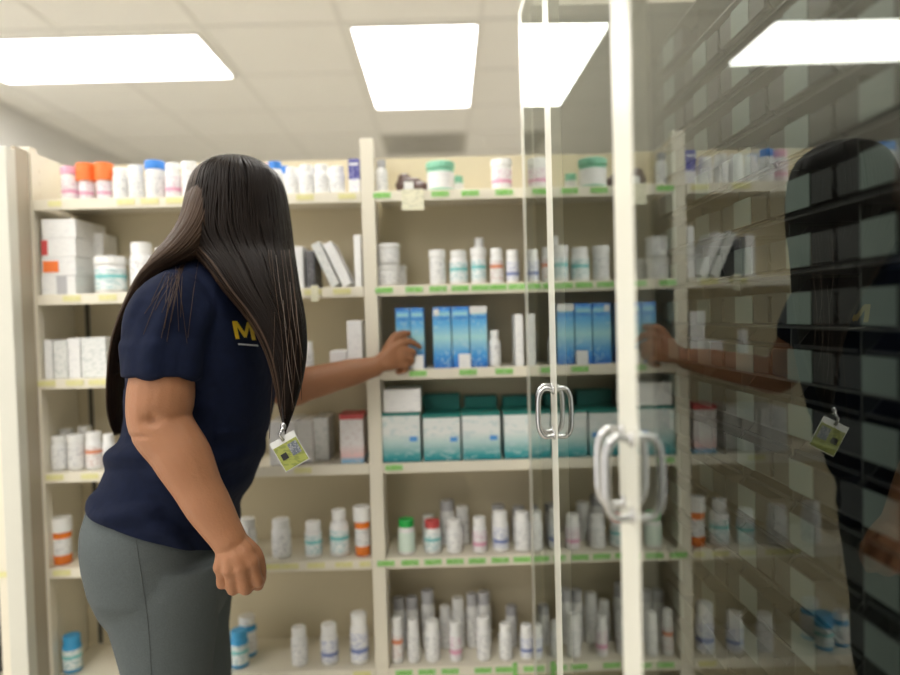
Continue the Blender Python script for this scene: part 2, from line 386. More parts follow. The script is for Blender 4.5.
ORD = ['leftmost', 'second', 'third', 'fourth', 'fifth', 'sixth', 'seventh', 'eighth', 'ninth', 'tenth', 'eleventh', 'twelfth', 'thirteenth', 'fourteenth', 'fifteenth', 'sixteenth', 'seventeenth', 'eighteenth', 'nineteenth', 'twentieth']
SH = ['top', 'second', 'third', 'fourth', 'fifth', 'bottom']
pending = []           # (object, x, y, description, category, bay, shelf, group)
def reg(o, x, y, desc, cat, bayn, s): pending.append((o, x, y, desc, cat, bayn, s))
MB = {'w': (M_body, M_cap, M_lab), 'p': (M_body, M_cap, M_labpink), 'b': (M_body, M_cap, M_labblue), 't': (M_body, M_cap, M_labteal), 'r': (M_body, M_cap, M_labred),
      'A': (M_amber, M_cap, M_lab), 'B': (M_blue, M_cap, M_lab), 'C': (M_body, M_bcap, M_lab), 'D': (M_blue, M_blue, M_labteal), 'O': (M_body, M_orange, M_labpink), 'G': (M_body, M_green, mat('mint_label', (.72, .86, .76), .5, noise=.1)),
      'R': (M_body, M_redcap, M_labteal), 'K': (M_body, M_pink, M_labpink), 'g': (M_body, M_gcap, M_lab), 'M': (M_mint, M_mint, M_box), 'T': (M_body, M_cap, M_labteal)}
DESC = {'w': 'white {} with grey print', 'p': 'white {} with pink band', 'b': 'white {} with blue print', 't': 'white {} with teal band', 'r': 'white {} with red band', 'A': 'amber {} with white cap', 'B': 'blue {} with white cap', 'C': 'white {} with blue cap',
        'D': 'blue {} with teal label', 'O': 'white {} with orange lid', 'G': 'white {} with bright green cap', 'R': 'white {} with red cap', 'K': 'white {} with pink cap', 'g': 'white {} with grey cap', 'M': 'mint green {} with white label', 'T': 'white {} with teal band'}
def bottle(s, px, wpx, hpx, code='w', kind='pill', row=0, bayn=None, dz=0, dy=0):
    """s shelf, px centre in the photo, wpx / hpx its size there; row 0 is the front row"""
    z = SZ[s] + .0015 + dz; w = wpx / 368; Y = Y0 + .012 + w / 2 + row * .062 + dy
    if Y + w / 2 > Y1 - .002: Y = Y1 - .002 - w / 2
    h = hpx / F * Y; w = wpx / F * Y
    x = PX(px, Y, z)
    p = get_proto(kind, *MB[code])
    if p[1]: o = dup(p[0], (x, Y, z))
    else: o = p[0]; p[1] = True; o.location = (x, Y, z)
    o.scale = (w, w, h); o.rotation_euler.z = random.uniform(0, 6)
    word = 'tub' if kind in ('tub', 'wide') else ('vial' if kind == 'vial' else ('slim bottle' if kind == 'tall' else 'pill bottle'))
    if bayn is None: bayn = 'left' if x < UX[1] else 'right'
    reg(o, x, Y, DESC[code].format(word), 'tub' if kind in ('tub', 'wide') else 'bottle', bayn, s); return o
def carton(s, px0, px1, hpx, mtl, desc, depth=.12, row=0, name='carton', lid=None, lean=0, dz=0, tab=None, ywall=.004):
    z = SZ[s] + .0015 + dz; Y = Y0 + ywall + row; x0 = PX(px0, Y, z); x1 = PX(px1, Y, z); h = hpx / F * Y; w = x1 - x0
    t = bpy.data.objects.new(name, None); C.objects.link(t)
    b = bmesh.new(); box(b, -w / 2, w / 2, 0, depth, 0, h); link('box_body', b, mtl, t, bevel=.0015)
    if lid: b = bmesh.new(); box(b, -w / 2 - .001, w / 2 + .001, -.001, depth + .001, h - lid[0], h + .001); link('lid', b, lid[1], t)
    else:
        b = bmesh.new(); box(b, -w / 2 + .003, w / 2 - .003, -.0006, .0, h * .80, h * .97); link('end_flap', b, mtl, t)
    if tab:
        b = bmesh.new(); a0, a1, c0, c1 = tab[:4]; box(b, -w / 2 + w * a0, -w / 2 + w * a1, -.0015, -.0004, h * c0, h * c1); link('printed_patch', b, tab[4], t)
    t.location = ((x0 + x1) / 2, Y, z); t.rotation_euler.y = lean
    if lean:
        t.location.z += abs(math.sin(lean)) * w / 2
    reg(t, (x0 + x1) / 2, Y, desc, 'box', 'left' if (x0 + x1) / 2 < UX[1] else 'right', s); return t

# left bay, top shelf
for px, w, h, c, k in ((71, 16, 34, 'K', 'tub'), (87, 15.6, 37, 'O', 'wide'), (105, 15.6, 37, 'O', 'wide'), (121, 14, 32, 'w', 'pill'), (137, 15, 34, 'w', 'pill'), (156, 18, 38, 'C', 'tub'), (174, 15, 35, 'p', 'pill'), (190, 14, 36, 'w', 'tub'),
                       (292, 12, 28, 'w', 'pill'), (307, 14, 30, 'w', 'pill'), (322, 14, 30, 'w', 'pill'), (338, 14, 28, 'w', 'pill'), (276, 14, 34, 'C', 'pill'), (262, 14, 33, 'K', 'pill')):
    bottle(0, px, w, h, c, k)
for px, w, h, c in ((130, 15, 36, 'w'), (165, 14, 38, 'w'), (98, 15, 34, 'w'), (285, 13, 34, 'C'), (300, 13, 32, 'w'), (316, 13, 32, 'g'), (332, 13, 32, 'w')): bottle(0, px, w, h, c, row=1.3)
carton(0, 349, 360, 34, M_navybox, 'slim navy and white carton', .08)
# second shelf
for k in range(4):
    carton(1, 42, 76, 18.6, M_box, ['lowest white carton of the stack', 'white carton second from the bottom of the stack', 'white carton third from the bottom of the stack', 'topmost white carton of the stack'][k], .17, dz=k * .0512,
           tab=(.05, .5, .2, .8, M_orange) if k == 1 else ((.0, .18, .1, .9, M_redcap) if k == 2 else (.45, .75, .0, 1, M_gcap) if k == 0 else None))
carton(1, 88, 105, 62, M_box, 'tall plain white carton behind the white tub', .09, row=.10)
bottle(1, 112, 29, 37, 't', 'tub'); bottle(1, 143, 22, 50, 'w', 'pill'); bottle(1, 166, 20, 44, 'w', 'pill')
carton(1, 294, 304, 42, M_box, 'upright white carton beside the hair', .12)
carton(1, 307, 315, 37, M_darkbox, 'dark grey carton', .12)
carton(1, 331, 340, 47, M_boxg, 'grey printed carton leaning steeply left', .12, lean=-.42)
carton(1, 343, 352, 47, M_box, 'white carton leaning steeply left', .12, lean=-.42)
carton(1, 355, 362, 52, M_box, 'slim upright white carton beside the upright', .12)
# third shelf
for a, c, h, mm, d in ((45, 53, 39, M_box, 'narrow white carton with blank front'), (54, 68, 38, M_boxg, 'grey printed carton with dark writing'), (69, 81, 40, M_box, 'upright white carton'), (82, 107, 40, M_boxg, 'wide grey printed carton')): carton(2, a, c, h, mm, d, .12)
carton(2, 348, 363, 50, M_box, 'tall white carton above the reaching arm', .1)
carton(2, 330, 347, 20, M_box, 'low white carton above the reaching arm', .1)
bottle(2, 309, 10, 30, 'w')
# fourth shelf
bottle(3, 60, 15, 34, 'w'); bottle(3, 77, 16, 35, 'w', 'tub'); bottle(3, 95, 16, 37, 'r'); bottle(3, 110, 12, 35, 'w'); bottle(3, 68, 14, 36, 'w', row=1.2); bottle(3, 86, 14, 38, 'w', row=1.2)
carton(3, 270, 297, 44, M_box, 'wide white carton beside the ID badge', .15)
carton(3, 298, 313, 42, M_box, 'white carton with faint print', .14, row=.02)
carton(3, 314, 329, 43, M_boxg, 'greyish white carton', .12, row=.05)
carton(3, 341, 364, 49, M_boxpink, 'white carton with dark red top and pink foot', .09, lid=(.012, M_redcap))
# fifth shelf
bottle(4, 63, 20, 46, 'A', 'vial'); bottle(4, 248, 18, 40, 'w', row=.0); bottle(4, 282, 19, 38, 'w'); bottle(4, 314, 17, 35, 't'); bottle(4, 340, 19, 46, 't', 'tall'); bottle(4, 363, 17, 49, 'A', 'vial')
# bottom shelf
bottle(5, 73, 18, 36, 'D'); bottle(5, 240, 18, 36, 'D'); bottle(5, 248, 18, 40, 'B', row=1.0); bottle(5, 300, 16, 38, 'w'); bottle(5, 330, 17, 40, 'b'); bottle(5, 360, 18, 50, 'b', 'pill'); bottle(5, 222, 16, 34, 'B', row=.3)

# right bay, top shelf
bottle(0, 382, 12, 33, 'g', 'tall')
b = bmesh.new()
for c, r_ in (((-.006, 0, .024), (.032, .025, .024)), ((.032, .0, .018), (.026, .022, .018)), ((-.012, .005, .044), (.020, .018, .016)), ((.02, .005, .036), (.016, .016, .012))): ball(b, c, r_)
o = fuse('foil_packet', b, M_brown, .004, smooth=3); o.location = (PX(409, 1.95, SZ[0]), 1.955, SZ[0] + .002); reg(o, o.location.x, 1.955, 'crumpled dark brown foil packet', 'packet', 'right', 0)
b = bmesh.new(); box(b, -.012, .014, -.029, -.027, .004, .03); q = link('paper_label', b, M_cardw, o)
bottle(0, 441, 27, 30, 'M', 'tub'); bottle(0, 458, 12, 20, 'M', row=1.3)
bottle(0, 502, 20, 31, 'p', 'tub'); bottle(0, 533, 14, 30, 'w')
# second shelf
o1 = bottle(1, 389, 22, 21, 'w', 'tub'); bottle(1, 389, 22, 21, 'w', 'tub', dz=o1.scale[2] + .001); bottle(1, 398, 18, 22, 'w', 'tub', row=1.4)
bottle(1, 438, 16, 35, 'w', 'tub'); bottle(1, 459, 18, 34, 't'); bottle(1, 479, 15, 36, 't', 'tub'); bottle(1, 480, 13, 47, 'w', 'tall', row=1.1); bottle(1, 497, 13, 35, 'r'); bottle(1, 513, 13, 33, 'b'); bottle(1, 537, 14, 34, 'b')
# third shelf
for a, c, d in ((397, 411, 'blue carton under the pointing hand'), (411.5, 425, 'blue carton just right of the pointing hand'), (434, 452, 'first blue carton of the row of three'), (453, 470, 'middle blue carton of the row of three'), (471, 488, 'blue carton with pale top of the row of three')):
    carton(2, a, c, 61, M_bluebox, d, .09, row=.004, tab=(.0, 1, .88, 1, M_cardw) if a == 471 else ((.05, .35, .86, .97, M_cardw) if a == 434 else None))
carton(2, 411, 424, 14, M_box, 'tiny white carton standing before a blue carton', .010, ywall=-.0095)
carton(2, 459, 471, 14, M_box, 'tiny white carton before the middle blue carton', .010, ywall=-.0095)
bottle(2, 495, 12, 36, 'w', 'tall'); carton(2, 516, 524, 52, M_box, 'tall slim white carton', .09); bottle(2, 536, 14, 34, 't')
# fourth shelf
def teal(a, c, h, d, dz=0, row=0): return carton(3, a, c, h, M_tealbox, d, .12, dz=dz, row=row, lid=(.006, M_teallid), tab=(.72, .92, .42, .52, M_paleblue))
teal(383, 421, 49, 'white and teal carton under the plain white carton')
o = carton(3, 384, 421, 23, M_box, 'plain white carton lying on a teal carton', .11, dz=.1365)
teal(424, 461, 46, 'white and teal carton between two others'); teal(463, 501, 47, 'white and teal carton in the middle of the shelf'); teal(505, 545, 47, 'white and teal carton beside the glass door')
carton(3, 425, 461, 58, M_teallid, 'dark teal carton standing behind the front row', .05, row=.13); carton(3, 466, 498, 55, M_teallid, 'dark teal carton at the back of the row', .05, row=.13); carton(3, 504, 535, 54, M_teallid, 'dark teal carton at the back near the glass', .05, row=.13)
# fifth shelf
for px, w, h, c in ((407, 17, 35, 'G'), (433, 17, 33, 'R'), (455, 16, 33, 'w'), (480, 14, 35, 'p'), (501, 16, 40, 'b'), (523, 16, 39, 'w'), (540, 15, 36, 'w')): bottle(4, px, w, h, c)
for px, w, h, c in ((448, 15, 44, 'g'), (463, 14, 38, 'w'), (499, 14, 38, 'g'), (429, 13, 30, 'w'), (519, 13, 36, 'g')): bottle(4, px, w, h, c, row=1.2)
# bottom shelf
for px, w, h, c in ((398, 11, 46, 'r'), (414, 12, 43, 'w'), (433, 15, 41, 'w'), (456, 12, 40, 'p'), (484, 14, 43, 'w'), (506, 13, 36, 'w'), (527, 13, 34, 'b'), (541, 12, 34, 'w')): bottle(5, px, w, h, c)
for px, w, h, c in ((400, 13, 52, 'g'), (413, 13, 52, 'g'), (429, 14, 58, 'g'), (459, 13, 50, 'w'), (473, 12, 54, 'g'), (485, 14, 55, 'g'), (446, 12, 42, 'w'), (512, 12, 40, 'g')): bottle(5, px, w, h, c, row=1.3)
# left edge bay
for nm in ('e',):
    o = bottle(4, 0, 14, 44, 'A', 'vial', bayn='edge')

o = carton(5, -46, -7, 88, M_darkbox, 'dark storage crate', .14); o.name = 'storage_crate'; pending[-1] = (*pending[-1][:5], 'edge', 5)

# labels for all stock
by = {}
for p in pending: by.setdefault((p[5], p[6], p[3]), []).append(p)
for (bn, s, d), lst in by.items():
    lst.sort(key=lambda p: p[1])
    for i, p in enumerate(lst):
        where = f"{SH[s]} shelf of the {bn} bay"
        if bn == 'edge' and s == 5: lab = 'dark grey crate on the bottom shelf at the very left edge'
        elif bn == 'edge': lab = 'amber vial with white cap at the very left edge of the picture'
        elif len(lst) == 1: lab = f"{d}, on the {where}"
        else:
            o_ = 'leftmost' if i == 0 else ('rightmost' if i == len(lst) - 1 else ORD[i] + ' from left')
            lab = f"{d}, {o_} such on the {where}"
        wds = lab.split()
        if len(wds) > 16: lab = lab.replace(' on the ', ' on ').replace(' of the ', ' of ').replace(' with ', ' with ')
        tag(p[0], lab, p[4], f"{'bottles and tubs' if p[4] in ('bottle', 'tub') else 'cartons'} on the {SH[s]} shelf of the {bn} bay")

# ------------------------------------------------------------------ glass-door cabinet on the right
XG = .22
cab = thing('glass_cabinet', (0, 0, 0), 'tall cabinet with white framed glass doors down the right side', 'cabinet')
YA, YZ = .18, 1.888; XB = .95
b = bmesh.new()
box(b, XG + .03, XB, YZ - .012, YZ - .002, .0, 2.13); box(b, XG + .03, XB, YA, YA + .01, .0, 2.13); box(b, XB, XB + .015, YA, YZ - .002, 0, 2.13)
box(b, XG + .03, XB, YA, YZ - .002, .0, .08)
link('carcass', b, M_cab, cab)
def door(y0, y1, ang, wn, wf, handle):
    h = bpy.data.objects.new('door', None)
    yc = (y0 + y1) / 2; L = (y1 - y0) / 2; b = bmesh.new(); t = .011
    box(b, -t, t, -L, -L + wn, .06, 2.12); box(b, -t, t, L - wf, L, .06, 2.12); box(b, -t, t, -L + wn, L - wf, .06, .13); box(b, -t, t, -L + wn, L - wf, 2.09, 2.12)
    d = link('door', b, M_stile, cab, loc=(XG + .011, yc, 0), bevel=.002); d.rotation_euler.z = ang
    b = bmesh.new(); v = [b.verts.new(p) for p in ((0, -L + wn, .13), (0, L - wf, .13), (0, L - wf, 2.09), (0, -L + wn, 2.09))]; b.faces.new(v)
    g = link('glass_pane', b, M_glass, d, loc=(-.0105, 0, 0))
    if g.data.polygons[0].normal.x > 0: g.data.flip_normals()
    for hy in handle:
        zc, hh, pr = 1.113, .046, .032; pts = []
        for k in range(7): a = k / 6 * math.pi / 2; pts.append((-t - pr * math.sin(a) * .98, hy, zc + hh + .012 * math.cos(a) - .012))
        pts = [(-t + .004, hy, zc + hh)] + [(-t - pr * .55, hy, zc + hh + .003), (-t - pr * .85, hy, zc + hh - .004), (-t - pr, hy, zc + hh - .018)]
        pts += [(-t - pr * 1.03, hy, zc), (-t - pr, hy, zc - hh + .018), (-t - pr * .85, hy, zc - hh + .004), (-t - pr * .55, hy, zc - hh - .003), (-t + .004, hy, zc - hh)]
        P, Q = smooth_path(pts, [.0052] * len(pts), 5); b = bmesh.new(); tube(b, P, Q, 12)
        for s in (-1, 1): tube(b, [(-t, hy, zc + s * hh), (-t - .004, hy, zc + s * hh)], .009, 14)
        link('handle', b, M_chrome, d, smooth=True)
door(1.442, 1.885, .014, .056, .050, [-.2215 + .028])
door(.863, 1.438, .014, .050, .056, [.2875 - .028, -.2875 + .028])
door(.20, .859, 0, .053, .050, [.3295 - .028])

# bins behind the glass
XBN = .60; bcols = [.904, 1.109, 1.314, 1.519, 1.724]; step = .0905; ZB = 1.464 - 14 * step
def bin_proto():
    t = bpy.data.objects.new('storage_bin', None); C.objects.link(t)
    b = bmesh.new(); w, d, h = .099, .26, .078
    # open-fronted stacking bin: low curved front, side walls, back
    prof = [(-.02, 0), (-.034, .02), (-.036, .045), (-.026, .045), (-.012, .03), (.03, h), (d, h), (d, 0)]
    for s in (-1, 1):
        y0, y1 = (s * w, s * (w - .004)); A = [b.verts.new((x_, y0, z_)) for x_, z_ in prof]; B = [b.verts.new((x_, y1, z_)) for x_, z_ in prof]
        b.faces.new(A); b.faces.new(B[::-1])
        for k in range(len(prof)): b.faces.new((A[k], A[(k + 1) % 8], B[(k + 1) % 8], B[k]))
    box(b, -.020, d, -w + .004, w - .004, 0, .004); box(b, d - .004, d, -w + .004, w - .004, .004, h)
    box(b, -.036, -.030, -w + .004, w - .004, .004, .05); box(b, .0, .004, -w + .004, w - .004, .05, .056)
    link('bin_body', b, M_bin, t)
    b = bmesh.new(); box(b, -.0385, -.0365, -.0375, .0375, .002, .052); link('paper_label', b, M_binlab, t)
    return t
bp = bin_proto(); first = True
b = bmesh.new()
for y in [.80] + [c + .1025 for c in bcols]: box(b, XBN + .0, XBN + .30, y - .0015, y + .0015, .09, 2.1)
box(b, XBN + .28, XBN + .30, .80, 1.83, .09, 2.1)
link('divider_rack', b, M_cab, cab)
nth = ['nearest', 'second', 'third', 'fourth', 'farthest']
for ci, y in enumerate(bcols):
    rows = [z for z in [ZB + k * step for k in range(22)] if 10 < vis(Vector((XBN, y, z + .04)))[1] < 665 and vis(Vector((XBN, y, z)))[0] < 915]
    rows.sort(reverse=True)
    for ri, z in enumerate(rows):
        if first: o = bp; first = False; o.location = (XBN, y, z)
        else: o = dup(bp, (XBN, y, z))
        tag(o, f"dark bin with pale label, {'top' if ri == 0 else ORD[ri] + ' from top'} in the {nth[ci] if ci else 'nearest'} column behind glass".replace('leftmost from top', 'top'), 'bin', 'dark storage bins behind the glass doors')
# thin shelves carrying the bins
for k in range(21):
    z = ZB + k * step - .003; b = bmesh.new(); box(b, XBN - .02, XBN + .279, .80, 1.826, z - .003, z + .0015); 
    link('bin_shelf', b, mat('bin_shelf_metal', (.06, .062, .058), .5, noise=.1) if k == 0 else bpy.data.materials['bin_shelf_metal'], cab)

# ------------------------------------------------------------------ the woman
YC = 1.36; KS = 1.17
DM = [(0, 0), (1.45, 1.695), (1.52, 1.755), (1.59, 1.785), (1.66, 1.808), (1.71, 1.818), (1.77, 1.83), (1.82, 1.84), (1.84, 1.85), (3, 3)]
def dmap(Y):
    for (a, c), (d, e) in zip(DM, DM[1:]):
        if Y <= d: return c + (e - c) * (Y - a) / (d - a)
def WP(px, py, Y): return W(px, py, dmap(Y))
def V(x, y, z): return Vector((x, y, z)) * KS
def nr(r): return [q * KS for q in r] if isinstance(r, (list, tuple)) else r * KS
b = bmesh.new()
def WL(py, L, Rr, hy, Y=YC, pw=2.2):
    """horizontal oval whose outline, seen from the photographer's place, runs from L to Rr"""
    Y = dmap(Y); hy *= KS
    a = W(L, py, Y); c = W(Rr, py, Y); cx = (a.x + c.x) / 2; hx = (c.x - a.x) / 2; z = (a.z + c.z) / 2
    if hx < hy * .45: hy = hx / .45 if hx > .004 else hy
    for _ in range(12):
        q = []
        for k in range(36):
            an = 2 * math.pi * k / 36; cc, ss = math.cos(an), math.sin(an)
            q.append(vis(Vector((cx + hx * math.copysign(abs(cc) ** (2 / pw), cc), Y + hy * math.copysign(abs(ss) ** (2 / pw), ss), z)))[0])
        l_, r_ = min(q), max(q); k_ = Y / F
        cx += ((L + Rr) - (l_ + r_)) / 2 * k_; hx = max(hx * .25, hx + ((Rr - L) - (r_ - l_)) / 2 * k_ * .8)
    return (cx, Y, z, hx, hy)
def hv(v): return hc + (v - hc) * 1.1
def hball(b, c, r): ball(b, hv(c), [q * 1.1 for q in r] if isinstance(r, tuple) else r * 1.1)
def htube(b, p, r, n): tube(b, [hv(q) for q in p], [q * 1.1 for q in r], n)
# head turned to the shelves
hc = WP(240, 226, 1.375)
hball(b, hc + Vector((0, 0, .022)), (.078, .088, .092)); fd = Vector((.42, .90, -.12)).normalized(); side = Vector((.906, -.423, 0))
hball(b, hc + fd * .028 + Vector((0, 0, -.045)), (.058, .06, .068)); hball(b, hc + fd * .062 + Vector((0, 0, -.098)), .022)           # jaw, chin
htube(b, [hc + fd * .086 + Vector((0, 0, .015)), hc + fd * .098 + Vector((0, 0, -.022))], [.006, .009], 10); hball(b, hc + fd * .096 + Vector((0, 0, -.026)), .011)   # nose
hball(b, hc + fd * .088 + Vector((0, 0, -.062)), (.016, .014, .006)); hball(b, hc + fd * .087 + Vector((0, 0, -.072)), (.014, .013, .006))
for s in (-1, 1):
    hball(b, hc + fd * .078 + side * .031 * s + Vector((0, 0, .026)), (.017, .014, .007)); hball(b, hc + fd * .074 + side * .032 * s + Vector((0, 0, .004)), .0125)
    hball(b, hc - fd * .005 + side * .079 * s + Vector((0, 0, -.01)), (.012, .016, .03))
nb = WP(200, 284, 1.37)
limb(b, [hc + V(-.01, -.005, -.05), WP(218, 262, 1.37), nb, WP(195, 320, 1.37)], nr([.055, .054, .062, .09]))
# trunk and legs under the clothes
loft(b, [WL(300, 160, 240, .12), WL(340, 140, 262, .15), WL(400, 135, 262, .135), WL(450, 122, 252, .13), WL(500, 100, 232, .15), WL(560, 95, 228, .16), WL(600, 110, 224, .16)][::-1], 32)
# near arm
SHN = WP(173, 318, 1.20); ELN = WP(161, 424, 1.165); WRN = WP(229, 540, 1.135)
limb(b, [nb + V(0, -.05, -.05), SHN, WP(166, 352, 1.182), WP(161, 395, 1.168), ELN, WP(181, 455, 1.155), WP(203, 497, 1.145), WRN], nr([.04, .044, .048, .054, .051, .047, .038, .0285]))
ball(b, WP(150, 426, 1.175), nr((.028, .03, .03)))
# near hand: back of the hand to the camera, fingers relaxed and curled
hs = 1.0
MCP = [WP(251, 562, 1.122), WP(241, 568, 1.114), WP(230, 570, 1.114), WP(220.5, 567, 1.122)]
for i, mc in enumerate(MCP):
    P, Q = smooth_path([WRN + V(.004 * (1.5 - i), .0, -.004), (WRN + mc) / 2 + V(.002, -.004, 0), mc], nr([.022, .0155, .0122]), 5); tube(b, P, Q, 14)
    ball(b, mc, nr(.0125))
    ln = [.046, .049, .046, .041][i]; fr = [.0100, .0102, .0096, .0086][i] * KS
    dx = [.006, .002, -.001, -.003][i]
    pip = mc + V(dx, .013, -ln * .80); dip = pip + V(-.002, ln * .62, -ln * .06); tip = dip + V(-.004, .006, ln * .50)
    P, Q = smooth_path([mc, (mc + pip) / 2, pip, dip, tip], [.0118 * KS, fr, fr * 1.03, fr * .92, fr * .82], 5); tube(b, P, Q, 14); ball(b, tip, fr * .82); ball(b, pip, fr * 1.04)
ball(b, (WRN + MCP[1] + MCP[2]) / 3 + V(.003, .008, -.002), nr((.033, .014, .036)))
th = [WRN + V(.012, .010, -.008), WP(252, 554, 1.142), WP(259, 569, 1.150), WP(258, 585, 1.158)]
P, Q = smooth_path(th, nr([.018, .0165, .0125, .010]), 5); tube(b, P, Q, 14); ball(b, th[-1], nr(.010))
# far arm reaching to the shelf
SHF = WP(242, 318, 1.52); ELF = WP(284, 388, 1.66); WRF = WP(374, 367, 1.82)
limb(b, [nb + V(0, .06, -.03), SHF, WP(262, 352, 1.59), ELF, WP(310, 383, 1.71), WP(345, 374, 1.77), WRF], [.055, .060, .052, .047, .0435, .037, .0275])
kn = [WP(401, 343, 1.865), WP(403, 350.5, 1.862), WP(402, 358, 1.856), WP(398, 365, 1.848)]
for i, mc in enumerate(kn):
    P, Q = smooth_path([WRF, (WRF + mc) / 2 + Vector((0, -.006, .002)), mc], [.021, .0155, .0115], 5); tube(b, P, Q, 14); ball(b, mc, .012)
ball(b, (WRF + kn[1] + kn[2]) / 3 + Vector((.004, .004, .002)), (.036, .018, .030))
P, Q = smooth_path([kn[0], WP(409, 341.5, 1.872), WP(415, 344, 1.880), WP(420, 347, 1.889)], [.0105, .0092, .0085, .0072], 5); tube(b, P, Q, 14); ball(b, P[-1], .0072)
for i in (1, 2, 3):
    mc = kn[i]; L_ = [0, .026, .024, .020][i]
    pip = mc + Vector((L_, .006, -.004)); dip = pip + Vector((-.004, .014, -.012)) ; tip = dip + Vector((-.018, .002, -.004))
    P, Q = smooth_path([mc, pip, dip, tip], [.011, .0092, .0085, .0075], 5); tube(b, P, Q, 14); ball(b, tip, .0075)
P, Q = smooth_path([WRF + Vector((.02, .014, .012)), WP(393, 340, 1.862), WP(401, 334.5, 1.872), WP(408, 333.5, 1.884)], [.017, .0135, .0105, .009], 5); tube(b, P, Q, 14); ball(b, P[-1], .009)
person = fuse('person', b, M_skin, .0035, smooth=3)
bm = bmesh.new(); bm.from_mesh(person.data); bm.normal_update()
for v in bm.verts:
    if v.co.y < 1.5:
        p = vis(v.co)
        if p[0] < 175 and 405 < p[1] < 445:
            d1 = ((p[0] - 151) / 9) ** 2 + ((p[1] - 420) / 6) ** 2; d2 = ((p[1] - 437 - (p[0] - 138) * .02) / 2.5) ** 2 + ((p[0] - 139) / 9) ** 2
            v.co -= v.normal * ((.010) * math.exp(-d1) + .004 * math.exp(-d2))
bm.to_mesh(person.data); bm.free()
for p in person.data.polygons: p.use_smooth = True
tag(person, 'woman in navy t-shirt and grey leggings, hair down, reaching towards the blue cartons', 'person')

for s in (-1, 1):
    ce = hv(hc + fd * .0725 + side * .029 * s + Vector((0, 0, .004)))
    b = bmesh.new(); ball(b, ce, .0128); e = link('eye', b, mat('eye_white' if s < 0 else 'eye_white_b', (.75, .73, .70), .2, noise=.02), person, smooth=True)
    b = bmesh.new(); ball(b, ce + fd * .0095, .0052); link('iris', b, M_brown, e, smooth=True)
    b = bmesh.new(); pts = [hv(hc + fd * (.090 - .004 * abs(k)) + side * s * (.016 + .010 * (k + 1)) + Vector((0, 0, .031 - .003 * abs(k)))) for k in (-1, 0, 1, 2)]
    tube(b, pts, [.0016, .003, .0028, .001], 8); link('eyebrow', b, M_hair, person, smooth=True)
b = bmesh.new(); ball(b, hv(hc + fd * .0945 + Vector((0, 0, -.062))), (.017, .012, .0055)); ball(b, hv(hc + fd * .0935 + Vector((0, 0, -.071))), (.015, .011, .006)); link('lips', b, mat('lips', (.30, .09, .07), .4, noise=.05), person, smooth=True)
# t-shirt
b = bmesh.new()
TL = [(256, 192, 222, .05), (263, 180, 232, .08), (274, 166, 246, .125), (288, 151, 257, .155), (308, 138, 268, .175), (335, 126, 277, .185), (365, 124, 280, .178), (400, 124, 276, .165), (425, 120, 271, .160), (450, 108, 266, .165), (475, 96, 260, .172), (495, 87, 249, .182), (512, 84, 242, .190), (530, 84, 239, .193), (560, 84, 238, .193)]
lv = [WL(*l) for l in TL]
loft(b, lv[::-1], 48, 2.25)
limb(b, [nb + V(-.01, -.05, -.02), WP(173, 312, 1.20), WP(166, 330, 1.188), WP(163, 354, 1.180)], nr([.055, .066, .0665, .0655]))
tube(b, [WP(162, 345, 1.179), WP(161.5, 379, 1.173)], nr([.0665, .064]), 28)
limb(b, [nb + V(0, .05, -.03), WP(240, 318, 1.52), WP(256, 345, 1.575)], nr([.06, .064, .062]))
shirt = fuse('t_shirt', b, M_shirt, .006, smooth=6)
# folds
bm = bmesh.new(); bm.from_mesh(shirt.data); bm.normal_update()
for v in bm.verts:
    X, Yv, Z = v.co; p = vis(v.co)
    f = 0
    if p[0] < 215 and p[1] > 390: f += .0095 * math.sin((p[1] * .9 - p[0] * .55) * .115 + 1.2 * math.sin(p[0] * .05)) * max(0, min(1, (p[1] - 390) / 60))
    if 430 < p[1] < 540: f += .0035 * math.sin((p[1] + p[0] * .25) * .21)
    if p[0] < 215 and p[1] < 390: f += .0050 * math.sin((p[0] * .9 + p[1] * .18) * .16 + math.sin(p[1] * .04)) * max(0, min(1, (p[1] - 270) / 40))
    f = max(f, -.0025)
    if p[1] > 530: f = max(f, 0) + .001
    v.co += v.normal * f
def bis(bm, a, c, d, up_keep=True):
    n = (c - a).cross(d - a).normalized()
    if n.z < 0: n = -n
    g = bm.verts[:] + bm.edges[:] + bm.faces[:]
    bmesh.ops.bisect_plane(bm, geom=g, plane_co=a, plane_no=n, clear_inner=up_keep, clear_outer=not up_keep)
bis(bm, WP(86, 499, YC), WP(237, 549, YC), WP(150, 543, YC - .19))
bm.to_mesh(shirt.data); bm.free(); shirt.parent = person
for p in shirt.data.polygons: p.use_smooth = True
